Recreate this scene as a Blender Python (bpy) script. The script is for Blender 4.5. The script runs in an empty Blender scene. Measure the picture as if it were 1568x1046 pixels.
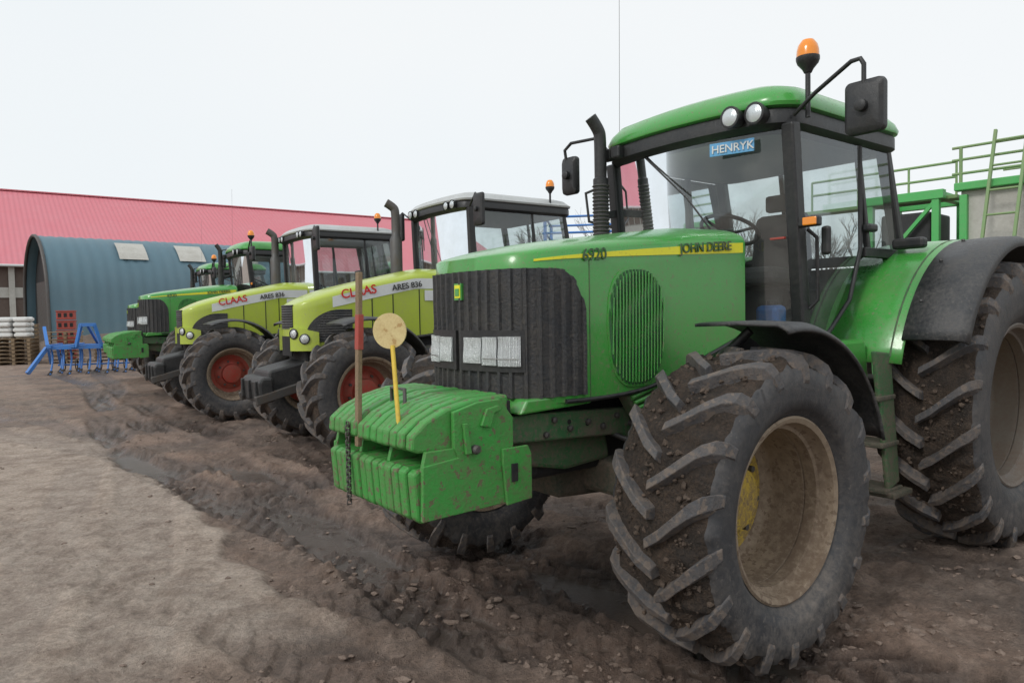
import bpy, math, random, bmesh
from mathutils import Vector, Matrix, noise
random.seed(7)
R_=math.radians
scn=bpy.context.scene
COL=scn.collection
# ------------------------------------------------------------------ materials
def newmat(name):
    m=bpy.data.materials.new(name); m.use_nodes=True
    nt=m.node_tree; nt.nodes.clear()
    return m,nt,nt.nodes,nt.links
def c4(c): return (c[0],c[1],c[2],1)
def paint(name,col,rough=.45,metal=0,dirt=.3,dcol=(.20,.15,.11),coat=0,scale=5,bump=.15,zlo=0.,zhi=1.5,zamt=.5,spec=.5,speck=0,bd=.01,sps=55,spt=.62):
    m,nt,N,L=newmat(name)
    o=N.new('ShaderNodeOutputMaterial'); b=N.new('ShaderNodeBsdfPrincipled'); L.new(b.outputs[0],o.inputs[0])
    tc=N.new('ShaderNodeTexCoord')
    def nz(s,d,r):
        n=N.new('ShaderNodeTexNoise'); n.inputs['Scale'].default_value=s; n.inputs['Detail'].default_value=d; n.inputs['Roughness'].default_value=r
        L.new(tc.outputs['Object'],n.inputs['Vector']); return n
    n1=nz(scale,9,.65); n2=nz(scale*9,6,.7)
    g=N.new('ShaderNodeNewGeometry'); sp=N.new('ShaderNodeSeparateXYZ'); L.new(g.outputs['Position'],sp.inputs[0])
    mr=N.new('ShaderNodeMapRange'); mr.inputs[1].default_value=zlo; mr.inputs[2].default_value=zhi; mr.inputs[3].default_value=zamt; mr.inputs[4].default_value=0
    L.new(sp.outputs['Z'],mr.inputs[0])
    a=N.new('ShaderNodeMath'); a.operation='MULTIPLY'; L.new(n1.outputs[0],a.inputs[0]); L.new(n2.outputs[0],a.inputs[1])
    mr2=N.new('ShaderNodeMapRange'); mr2.inputs[1].default_value=.17; mr2.inputs[2].default_value=.42; mr2.inputs[3].default_value=0; mr2.inputs[4].default_value=1
    L.new(a.outputs[0],mr2.inputs[0])
    s=N.new('ShaderNodeMath'); s.operation='MULTIPLY'
    ad=N.new('ShaderNodeMath'); ad.operation='ADD'; ad.inputs[1].default_value=dirt; L.new(mr.outputs[0],ad.inputs[0])
    L.new(mr2.outputs[0],s.inputs[0]); L.new(ad.outputs[0],s.inputs[1]); s.use_clamp=True
    fac=s.outputs[0]
    if speck:
        n3=nz(sps,3,.55)
        nm=N.new('ShaderNodeMath'); nm.operation='MULTIPLY_ADD'; nm.inputs[1].default_value=.10; L.new(mr.outputs[0],nm.inputs[0]); L.new(n3.outputs[0],nm.inputs[2])
        nm2=N.new('ShaderNodeMath'); nm2.operation='MULTIPLY_ADD'; nm2.inputs[1].default_value=.16; L.new(n1.outputs[0],nm2.inputs[0]); L.new(nm.outputs[0],nm2.inputs[2])
        m3=N.new('ShaderNodeMapRange'); m3.inputs[1].default_value=spt+.08; m3.inputs[2].default_value=spt+.13; m3.inputs[4].default_value=speck; L.new(nm2.outputs[0],m3.inputs[0])
        m4=N.new('ShaderNodeMath'); m4.operation='MAXIMUM'; L.new(fac,m4.inputs[0]); L.new(m3.outputs[0],m4.inputs[1]); fac=m4.outputs[0]
    mx=N.new('ShaderNodeMixRGB'); mx.inputs[1].default_value=c4(col); mx.inputs[2].default_value=c4(dcol); L.new(fac,mx.inputs[0])
    L.new(mx.outputs[0],b.inputs['Base Color'])
    rr=N.new('ShaderNodeMapRange'); rr.inputs[3].default_value=rough; rr.inputs[4].default_value=.9; L.new(fac,rr.inputs[0]); L.new(rr.outputs[0],b.inputs['Roughness'])
    b.inputs['Metallic'].default_value=metal; b.inputs['Coat Weight'].default_value=coat; b.inputs['Coat Roughness'].default_value=.12; b.inputs['Specular IOR Level'].default_value=spec
    if bump:
        bp=N.new('ShaderNodeBump'); bp.inputs['Strength'].default_value=bump; bp.inputs['Distance'].default_value=bd; L.new(n2.outputs[0],bp.inputs['Height']); L.new(bp.outputs[0],b.inputs['Normal'])
    return m
def glassmat(name,tint=(.80,.86,.86),base=.05):
    m,nt,N,L=newmat(name)
    o=N.new('ShaderNodeOutputMaterial'); mx=N.new('ShaderNodeMixShader'); t=N.new('ShaderNodeBsdfTransparent'); gl=N.new('ShaderNodeBsdfGlossy')
    t.inputs[0].default_value=c4(tint); gl.inputs['Roughness'].default_value=.03; gl.inputs[0].default_value=(.9,.95,1,1)
    fr=N.new('ShaderNodeFresnel'); fr.inputs[0].default_value=1.45
    tc=N.new('ShaderNodeTexCoord'); n=N.new('ShaderNodeTexNoise'); n.inputs['Scale'].default_value=4; n.inputs['Detail'].default_value=8; L.new(tc.outputs['Object'],n.inputs[0])
    ad=N.new('ShaderNodeMath'); ad.operation='ADD'; ad.inputs[1].default_value=base; L.new(fr.outputs[0],ad.inputs[0]); ad.use_clamp=True
    L.new(ad.outputs[0],mx.inputs[0]); L.new(t.outputs[0],mx.inputs[1]); L.new(gl.outputs[0],mx.inputs[2])
    df=N.new('ShaderNodeBsdfDiffuse'); df.inputs[0].default_value=(.40,.40,.37,1)
    mr=N.new('ShaderNodeMapRange'); mr.inputs[1].default_value=.35; mr.inputs[2].default_value=.75; mr.inputs[3].default_value=.03; mr.inputs[4].default_value=.20; L.new(n.outputs[0],mr.inputs[0])
    m2=N.new('ShaderNodeMixShader'); L.new(mr.outputs[0],m2.inputs[0]); L.new(mx.outputs[0],m2.inputs[1]); L.new(df.outputs[0],m2.inputs[2]); L.new(m2.outputs[0],o.inputs[0])
    return m
M={}
M['green']=paint('green_paint',(.050,.32,.050),.26,0,.20,(.20,.18,.11),.45,3,.06,0,1.9,.60,speck=.65,sps=60)
M['greenw']=paint('green_weight_paint',(.05,.31,.055),.45,0,.50,(.155,.115,.075),.05,6,.4,0,1.2,.5,speck=.85,sps=34,spt=.58)
M['dgreen']=paint('chassis_green',(.035,.13,.045),.6,0,.9,(.145,.115,.088),0,4,.5,0,1.6,.9,speck=.8,spt=.58)
M['lime']=paint('lime_paint',(.40,.50,.045),.3,0,.18,(.3,.27,.16),.4,3,.05,0,1.8,.5,speck=.5)
M['black']=paint('black_plastic',(.016,.017,.019),.42,0,.25,(.10,.09,.08),0,4,.3,0,1.5,.4)
M['grille']=paint('grille_mesh',(.028,.030,.034),.42,0,.55,(.10,.088,.075),0,7,.9,0,1.6,.5,speck=.6,spt=.6)
M['dark']=paint('dark_interior',(.012,.012,.013),.7,0,.15,(.05,.045,.04),0,5,.2)
M['seat']=paint('seat_fabric',(.05,.052,.055),.9,0,.2,(.10,.09,.08),0,9,.3)
M['headliner']=paint('headliner',(.30,.30,.29),.9,0,.2,(.2,.2,.19),0,5,.1)
M['fender']=paint('fender_plastic',(.030,.032,.036),.40,0,.65,(.14,.13,.12),0,5,.4,0,1.5,.4,speck=.6)
M['tyre']=paint('tyre_rubber',(.038,.039,.043),.60,0,.55,(.155,.135,.12),0,3,.5,0,.7,.8,speck=.5)
M['lug']=paint('tyre_lug',(.070,.070,.075),.62,0,.8,(.175,.14,.115),0,6,.9,0,.8,.6,speck=.85,sps=24,spt=.56)
M['mudtread']=paint('muddy_tread',(.040,.031,.025),.85,0,.9,(.14,.095,.066),0,8,1.2,0,1.2,.4,bd=.03)
M['rimj']=paint('muddy_rim',(.29,.225,.16),.7,0,.9,(.16,.113,.078),0,3,.4,0,1.0,.8,speck=.9,sps=30,spt=.58)
M['rimr']=paint('grey_rim',(.16,.14,.12),.6,0,.8,(.15,.11,.085),0,4,.3,0,1.2,.5,speck=.7)
M['yellow']=paint('yellow_paint',(.52,.36,.04),.55,0,.95,(.20,.14,.085),0,5,.3,0,1.2,.8,speck=.8,spt=.58)
M['pole']=paint('pole_yellow',(.72,.50,.05),.5,0,.3,(.3,.2,.1),0,8,.2)
M['stripe']=paint('stripe_yellow',(.82,.78,.03),.4,0,.08,(.4,.3,.1),0,5,0,speck=.3)
M['red']=paint('red_rim',(.40,.04,.025),.5,0,.6,(.2,.12,.08),0,5,.2,0,1.2,.6,speck=.5)
M['redtext']=paint('red_text',(.6,.02,.02),.4,0,.0)
M['white']=paint('white_paint',(.66,.68,.68),.4,0,.25,(.4,.38,.33),.2,4,.05)
M['croof']=paint('cab_roof_grey',(.46,.48,.48),.4,0,.4,(.30,.29,.26),.1,3,.1)
M['steel']=paint('weathered_steel',(.10,.10,.10),.5,.5,.5,(.13,.09,.06),0,6,.4)
M['mudmetal']=paint('muddy_metal',(.06,.07,.05),.8,0,.9,(.16,.12,.09),0,5,.7,0,1.4,.6,speck=.6)
M['orange']=paint('orange_lens',(.9,.28,.01),.2,0,.05,(.4,.2,.1),.6,5,0)
M['lens']=paint('lamp_lens',(.62,.65,.66),.10,.4,.45,(.24,.23,.22),.8,16,.6,speck=.4,sps=70)
M['lensw']=paint('work_lamp',(.62,.66,.68),.12,.4,.1,(.3,.3,.3),.5,30,.2)
M['blue']=paint('blue_paint',(.03,.20,.60),.45,0,.35,(.2,.16,.12),.1,5,.2,0,1.5,.3)
M['rust']=paint('rusty_disc',(.68,.56,.28),.7,0,.45,(.36,.19,.06),0,14,.3,speck=.7,sps=28)
M['wood']=paint('old_wood',(.28,.20,.12),.85,0,.5,(.14,.10,.07),0,9,.6)
M['sack']=paint('white_sack',(.66,.66,.64),.8,0,.3,(.40,.38,.35),0,6,.4)
M['redp']=paint('red_plastic',(.40,.06,.045),.5,0,.4)
M['concrete']=paint('painted_wall',(.52,.51,.47),.8,0,.5,(.28,.26,.22),0,2,.3,0,3,.2)
M['brown']=paint('brown_wall',(.12,.085,.07),.8,0,.4,(.2,.17,.15),0,1,.3)
M['plate']=paint('name_plate',(.12,.36,.62),.4,0,.0)
M['silver']=paint('silver_metal',(.40,.41,.41),.35,.8,.3,(.2,.17,.14),0,8,.1)
M['frame']=paint('rail_green',(.07,.45,.11),.45,0,.25,(.3,.28,.2),.1,5,.2)
M['railold']=paint('rail_green_old',(.20,.34,.14),.55,0,.4,(.35,.3,.2),0,5,.2)
M['glass']=glassmat('cab_glass')
M['soil']=paint('heap_soil',(.10,.075,.06),.95,0,.5,(.20,.15,.12),0,1.5,1.0)
M['greenvent']=paint('vent_green',(.016,.09,.025),.5,0,.3,(.04,.06,.04),0,5,.3)
M['bark']=paint('bare_bark',(.17,.16,.15),.9,0,.3,(.3,.28,.26),0,2,0)
M['clod']=paint('mud_clod',(.15,.108,.085),.85,0,.7,(.27,.205,.165),0,12,.6)
M['mudcake']=paint('mud_cake',(.075,.055,.042),.9,0,.8,(.16,.115,.085),0,12,.9)
# ------------------------------------------------------------------ mesh helpers
def mk(name,V,F,mat,parent=None,smooth=False,bevel=0,loc=(0,0,0),rot=(0,0,0),mats=None,fm=None,recalc=True,ang=38):
    me=bpy.data.meshes.new(name); me.from_pydata([tuple(v) for v in V],[],F)
    if mats:
        for k in mats: me.materials.append(M[k] if isinstance(k,str) else k)
        if fm: me.polygons.foreach_set('material_index',fm)
    elif mat is not None: me.materials.append(M[mat] if isinstance(mat,str) else mat)
    if recalc:
        bm=bmesh.new(); bm.from_mesh(me); bmesh.ops.recalc_face_normals(bm,faces=bm.faces); bm.to_mesh(me); bm.free()
    if smooth:
        me.polygons.foreach_set('use_smooth',[True]*len(me.polygons))
        me.set_sharp_from_angle(angle=R_(ang))
    me.update()
    ob=bpy.data.objects.new(name,me); COL.objects.link(ob)
    ob.location=loc; ob.rotation_euler=rot
    if parent: ob.parent=parent
    if bevel:
        b=ob.modifiers.new('bevel','BEVEL'); b.width=bevel; b.segments=2; b.limit_method='ANGLE'; b.angle_limit=R_(40)
    return ob
BF=[(0,1,3,2),(4,6,7,5),(0,4,5,1),(2,3,7,6),(0,2,6,4),(1,5,7,3)]
def box(name,c,s,mat,parent=None,bevel=.008,rot=(0,0,0)):
    V=[(x*s[0]/2,y*s[1]/2,z*s[2]/2) for x in(-1,1) for y in(-1,1) for z in(-1,1)]
    return mk(name,V,BF,mat,parent,bevel=bevel,loc=c,rot=rot)
def beam(name,a,b,w,h,mat,parent=None,bevel=.005,up=(0,0,1),w2=None,h2=None):
    a=Vector(a);b=Vector(b);d=(b-a).normalized();u=Vector(up)
    if abs(d.dot(u))>.97:u=Vector((1,0,0))
    s=d.cross(u).normalized();t=s.cross(d)
    w2=w2 or w;h2=h2 or h
    V=[]
    for p,ww,hh in((a,w,h),(b,w2,h2)):
        for i in(-1,1):
            for j in(-1,1): V.append(p+s*i*ww/2+t*j*hh/2)
    return mk(name,V,BF,mat,parent,bevel=bevel)
def tube(name,pts,r,mat,parent=None,cyclic=False,smooth=False):
    cu=bpy.data.curves.new(name,'CURVE'); cu.dimensions='3D'; cu.bevel_depth=r; cu.bevel_resolution=3; cu.use_fill_caps=True
    sp=cu.splines.new('POLY' if not smooth else 'NURBS'); sp.points.add(len(pts)-1)
    for i,p in enumerate(pts): sp.points[i].co=(p[0],p[1],p[2],1)
    if smooth: sp.use_endpoint_u=True; sp.order_u=3
    sp.use_cyclic_u=cyclic
    cu.materials.append(M[mat])
    ob=bpy.data.objects.new(name,cu); COL.objects.link(ob)
    if parent: ob.parent=parent
    return ob
def lathe(name,prof,mat,parent=None,seg=40,axis='y',loc=(0,0,0),rot=(0,0,0),mats=None,pm=None,smooth=True,ang=35,pert=None):
    V=[];F=[];fm=[]
    n=len(prof)
    for k in range(seg):
        a=2*math.pi*k/seg
        for (y,r) in prof:
            if pert: r=r+pert(a,y,r)
            if axis=='y': V.append((r*math.cos(a),y,r*math.sin(a)))
            elif axis=='z': V.append((r*math.cos(a),r*math.sin(a),y))
            else: V.append((y,r*math.cos(a),r*math.sin(a)))
    for k in range(seg):
        k2=(k+1)%seg
        for i in range(n-1):
            F.append((k*n+i,k*n+i+1,k2*n+i+1,k2*n+i)); fm.append(pm[i] if pm else 0)
    return mk(name,V,F,mat,parent,smooth=smooth,loc=loc,rot=rot,mats=mats,fm=fm if mats else None,ang=ang)
def prism(name,poly,y0,y1,mat,parent=None,bevel=.006,plane='xz'):
    n=len(poly)
    if plane=='xz': V=[(p[0],y0,p[1]) for p in poly]+[(p[0],y1,p[1]) for p in poly]
    elif plane=='xy': V=[(p[0],p[1],y0) for p in poly]+[(p[0],p[1],y1) for p in poly]
    else: V=[(y0,p[0],p[1]) for p in poly]+[(y1,p[0],p[1]) for p in poly]
    F=[tuple(range(n)),tuple(range(2*n-1,n-1,-1))]+[(i,(i+1)%n,n+(i+1)%n,n+i) for i in range(n)]
    return mk(name,V,F,mat,parent,bevel=bevel)
def rrect(x0,x1,hw,rad,bulge=0,n=6):
    pts=[]
    for (cx,cy,a0) in((x1-rad,hw-rad,0),(x0+rad,hw-rad,90),(x0+rad,-hw+rad,180),(x1-rad,-hw+rad,270)):
        for i in range(n+1):
            a=R_(a0+90*i/n); pts.append([cx+rad*math.cos(a),cy+rad*math.sin(a)])
    out=[]
    m=len(pts)
    for i,p in enumerate(pts):
        out.append(p)
        q=pts[(i+1)%m]
        if math.dist(p,q)>.25:
            for j in range(1,6): out.append([p[0]+(q[0]-p[0])*j/6,p[1]+(q[1]-p[1])*j/6])
    for p in out:
        if p[0]>(x0+x1)/2: p[0]+=bulge*(1-(p[1]/hw)**2)
    return out
def slab(name,outl,levels,mat,parent=None,smooth=True):
    xs=[p[0] for p in outl]; ys=[p[1] for p in outl]
    cx=(min(xs)+max(xs))/2; cy=(min(ys)+max(ys))/2; hx=(max(xs)-min(xs))/2; hy=(max(ys)-min(ys))/2
    n=len(outl); V=[];F=[]
    for ins,z in levels:
        for p in outl: V.append((cx+(p[0]-cx)*(1-ins/hx),cy+(p[1]-cy)*(1-ins/hy),z))
    for l in range(len(levels)-1):
        for i in range(n): F.append((l*n+i,l*n+(i+1)%n,(l+1)*n+(i+1)%n,(l+1)*n+i))
    F.append(tuple(range(n))); F.append(tuple((len(levels)-1)*n+i for i in range(n)))
    return mk(name,V,F,mat,parent,smooth=smooth,ang=45)
def empty(name,loc=(0,0,0),rz=0,sc=1):
    e=bpy.data.objects.new(name,None); COL.objects.link(e); e.location=loc; e.rotation_euler=(0,0,rz); e.scale=(sc,sc,sc); e.empty_display_size=.3
    return e
def text(name,s,loc,size,mat,parent,X=(-1,0,0),Y=(0,0,1),ext=.0015):
    cu=bpy.data.curves.new(name,'FONT'); cu.body=s; cu.size=size; cu.extrude=ext; cu.materials.append(M[mat]); cu.offset=size*.012
    ob=bpy.data.objects.new(name,cu); COL.objects.link(ob); ob.parent=parent
    X=Vector(X).normalized(); Y=Vector(Y); Z=X.cross(Y).normalized(); Y=Z.cross(X)
    m=Matrix((X,Y,Z)).transposed().to_4x4(); m.translation=Vector(loc); ob.matrix_local=m
    return ob
ICO=[(0,0,1),(.89,0,.45),(.28,.85,.45),(-.72,.53,.45),(-.72,-.53,.45),(.28,-.85,.45),(.72,.53,-.3),(-.28,.85,-.3),(-.89,0,-.3),(-.28,-.85,-.3),(.72,-.53,-.3)]
ICF=[(0,1,2),(0,2,3),(0,3,4),(0,4,5),(0,5,1),(1,6,2),(2,6,7),(2,7,3),(3,7,8),(3,8,4),(4,8,9),(4,9,5),(5,9,10),(5,10,1),(1,10,6)]
# ------------------------------------------------------------------ wheel
def wheel(name,root,x,t,z,R,W,rr,nl,side,rim='rimj',hub='yellow',dish=-.08,steer=0,seg=72,hd=False):
    rot=(0,random.random()*3,steer)
    if hd: seg=240
    h=.052*R/.7
    hp=[(W*.37,rr-.005),(W*.43,rr+.04),(W*.47,rr+.16*(R-rr)),(W*.487,rr+.28*(R-rr)),(W*.489,rr+.30*(R-rr)),(W*.50,rr+.48*(R-rr)),(W*.49,rr+.68*(R-rr)),(W*.455,R-h-.035),(W*.42,R-h-.02),(W*.38,R-h-.008),(W*.29,R-h-.002),(W*.2,R-h),(W*.1,R-h),(0,R-h+.002)]
    prof=hp+[(-a,b) for a,b in hp[-2::-1]]
    n=len(hp)
    pm=[0 if (i<7 or i>=2*n-2-7) else 1 for i in range(2*n-2)]
    sd0=random.random()*50
    def pert(a,y,r):
        if r<R-h-.06: return 0
        p=Vector((math.cos(a)*R,y,math.sin(a)*R))
        return .012*noise.noise(p*8+Vector((sd0,0,0)))+.042*max(0,noise.noise(p*13+Vector((0,sd0,0)))-.05)+.010*noise.noise(p*38)
    lathe(name+'_tyre',prof,None,root,seg,'y',(x,t,z),rot,mats=['tyre','mudtread'],pm=pm,ang=80,pert=pert if hd else None)
    V=[];F=[]
    sweep=.30*.7/R*(W/.5)
    path=[(-.02,R-.003,R-h-.02,0,.8),(.12,R,R-h-.02,.22,.9),(.26,R-.003,R-h-.02,.52,1.),(.38,R-.010,R-h-.03,.78,1.15),(.455,R-.030,R-h-.06,.93,1.25),(.497,R-.075,R-h-.09,1.02,1.2),(.512,R-.135,R-h-.115,1.07,.95)]
    for sd in(-1,1):
        for i in range(nl):
            a0=2*math.pi*(i+(.5 if sd>0 else 0))/nl+random.uniform(-.01,.01)
            b=len(V)
            for (yf,rt,rb,aa,wk) in path:
                a=a0+sweep*aa
                wt=.025*wk/R; wb=.041*wk/R
                y=sd*yf*W
                yb=sd*min(abs(yf),.485)*W*(1 if yf>0 else -1)
                rt+=random.uniform(-.004,.003); wt*=random.uniform(.88,1.08)
                V+= [(rb*math.cos(a-wb),yb,rb*math.sin(a-wb)),(rt*math.cos(a-wt),y,rt*math.sin(a-wt)),(rt*math.cos(a+wt),y,rt*math.sin(a+wt)),(rb*math.cos(a+wb),yb,rb*math.sin(a+wb))]
            for j in range(len(path)-1):
                o=b+4*j
                for k in range(3): F.append((o+k,o+k+1,o+4+k+1,o+4+k))
            F.append((b,b+1,b+2,b+3)); o=b+4*(len(path)-1); F.append((o,o+3,o+2,o+1))
    mk(name+'_lugs',V,F,'lug',root,loc=(x,t,z),rot=rot,bevel=.006)
    if hd:
        V=[];F=[]
        i=0
        while i<1600:
            a=random.random()*6.283; y=random.uniform(-.45,.45)*W
            p=Vector((math.cos(a)*R,y,math.sin(a)*R))
            if noise.noise(p*6+Vector((sd0,1,1)))<random.uniform(-.3,.35): continue
            i+=1
            s=.003+.013*random.random()**2.5
            r=R-h+random.uniform(-.004,.016)-(.03*max(0,abs(y)/W-.36)/.07)
            c=Vector((r*math.cos(a),y,r*math.sin(a))); b=len(V)
            for q in ICO: V.append(c+Vector(q)*s*random.uniform(.5,1.4))
            for f in ICF: F.append(tuple(b+k for k in f))
        mk(name+'_mud',V,F,'mudcake',root,loc=(x,t,z),rot=rot)
    y0=W*.37
    rp=[(y0+.004,rr-.004),(y0+.016,rr+.012),(y0+.022,rr+.002),(y0+.012,rr-.018),(y0-.03,rr-.024),(y0-.05,rr-.034),(y0-.055,rr-.05),(y0-.11,rr-.052),(y0-.115,rr-.044),(y0-.12,rr-.052),(dish+.05,rr-.055),(dish+.03,rr-.06),(dish+.01,rr-.075),(dish,rr-.10)]
    rp2=[(dish,rr-.10),(dish-.01,rr*.62),(dish+.02,rr*.52),(dish+.03,rr*.46),(dish+.04,.15),(dish+.09,.14),(dish+.10,.11),(dish+.105,0.001)]
    rp3=[(dish,rr-.075),(-y0+.05,rr-.055),(-y0,rr-.02),(-y0-.02,rr+.01)]
    f=lambda q:[(side*a,b) for a,b in q]
    lathe(name+'_rim',f(rp),rim,root,64,'y',(x,t,z),rot)
    lathe(name+'_rim_disc',f(rp2),hub,root,56,'y',(x,t,z),rot)
    lathe(name+'_rim_barrel',f(rp3),rim,root,56,'y',(x,t,z),rot)
    V=[];F=[]
    for i in range(8):
        a=2*math.pi*i/8
        rb=rr*.49
        b=len(V)
        for k in range(6):
            cx=rb*math.cos(a); cz=rb*math.sin(a)
            for yy in(dish+.02,dish+.055): V.append((cx+.016*math.cos(k*math.pi/3),side*yy,cz+.016*math.sin(k*math.pi/3)))
        for k in range(6): F.append((b+2*k,b+2*k+1,b+2*((k+1)%6)+1,b+2*((k+1)%6)))
        F.append(tuple(b+2*k+1 for k in range(6)))
    mk(name+'_bolts',V,F,'steel',root,loc=(x,t,z),rot=rot)
def arc_fender(name,root,cx,cz,R,p0,p1,y0,y1,mat,lip=.05,n=18,th=.014):
    prof=[(y0,0),(y0+(y1-y0)*.5,.006),(y1-.05*(1 if y1>y0 else -1),0),(y1-.012*(1 if y1>y0 else -1),-.018),(y1,-lip)]
    V=[];F=[]
    for i in range(n+1):
        a=R_(p0+(p1-p0)*i/n)
        for (y,dr) in prof:
            r=R+dr
            V.append((cx+r*math.cos(a),y,cz+r*math.sin(a)))
    m=len(prof)
    for i in range(n):
        for j in range(m-1): F.append((i*m+j,i*m+j+1,(i+1)*m+j+1,(i+1)*m+j))
    ob=mk(name,V,F,mat,root,smooth=True,ang=50)
    s=ob.modifiers.new('sol','SOLIDIFY'); s.thickness=th; s.offset=0
    return ob
# ------------------------------------------------------------------ hood
class Outline:
    def __init__(s,half):
        pts=[Vector(p) for p in half]
        for _ in range(3):
            q=[pts[0]]
            for i in range(len(pts)-1):
                q.append(pts[i]*.75+pts[i+1]*.25); q.append(pts[i]*.25+pts[i+1]*.75)
            q.append(pts[-1]); pts=q
        pts[1].x=pts[0].x
        s.p=pts; s.l=[0]
        for i in range(len(pts)-1): s.l.append(s.l[-1]+(pts[i+1]-pts[i]).length)
        s.L=s.l[-1]
    def at(s,l):
        sg=1 if l>=0 else -1; a=min(abs(l),s.L-1e-5)
        lo=0
        for i in range(len(s.l)-1):
            if s.l[i+1]>=a: lo=i;break
        k=(a-s.l[lo])/(s.l[lo+1]-s.l[lo]+1e-9)
        p=s.p[lo].lerp(s.p[lo+1],k); d=(s.p[lo+1]-s.p[lo]).normalized()
        nrm=Vector((-d.y,d.x))
        if nrm.y<0 and abs(nrm.y)>1e-4: nrm=-nrm
        if nrm.x<-.5: nrm=-nrm
        return p.x,p.y*sg,nrm.x,nrm.y*sg
    def lx(s,x):
        for i in range(len(s.p)-1):
            if s.p[i+1].x<=x: return s.l[i]
        return s.L
def hood(name,root,o,zbot,zsh,ztop,xc,mat,n=110):
    V=[];F=[]
    rows=[('v',k/8) for k in range(9)]+[('t',q) for q in(.03,.08,.15,.25,.4,.6,.8,1.)]
    for i in range(n+1):
        l=-o.L+2*o.L*i/n
        x,t,nx,ny=o.at(l)
        for kind,q in rows:
            if kind=='v':
                z=zbot(x)+(zsh(x)-zbot(x))*q; V.append((x,t,z))
            else:
                cx=min(x,xc); px=x+(cx-x)*q; py=t*(1-q)
                e=(1-(1-q)**2.6)**(1/2.)
                z=zsh(x)+(ztop(px)-zsh(x))*e; V.append((px,py,z))
    m=len(rows)
    for i in range(n):
        for j in range(m-1): F.append((i*m+j,(i+1)*m+j,(i+1)*m+j+1,i*m+j+1))
    return mk(name,V,F,mat,root,smooth=True,ang=60)
def patch(name,root,o,l0,l1,zlo,zhi,mat,off=.006,rib=None,n=40,m=10,smooth=True):
    V=[];F=[]
    cols=[0]+[i/n for i in range(n+1)]+[1]; rws=[0]+[j/m for j in range(m+1)]+[1]
    for ci,c in enumerate(cols):
        l=l0+(l1-l0)*c; x,t,nx,ny=o.at(l); a=zlo(l,x); b=zhi(l,x)
        for rj,r in enumerate(rws):
            z=a+(b-a)*r
            of=off+(rib(l,z) if rib else 0)
            if ci in(0,len(cols)-1) or rj in(0,len(rws)-1): of=-.012
            V.append((x+nx*of,t+ny*of,z))
    mm=len(rws)
    for i in range(len(cols)-1):
        for j in range(mm-1): F.append((i*mm+j,(i+1)*mm+j,(i+1)*mm+j+1,i*mm+j+1))
    return mk(name,V,F,mat,root,smooth=smooth,ang=30)
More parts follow.
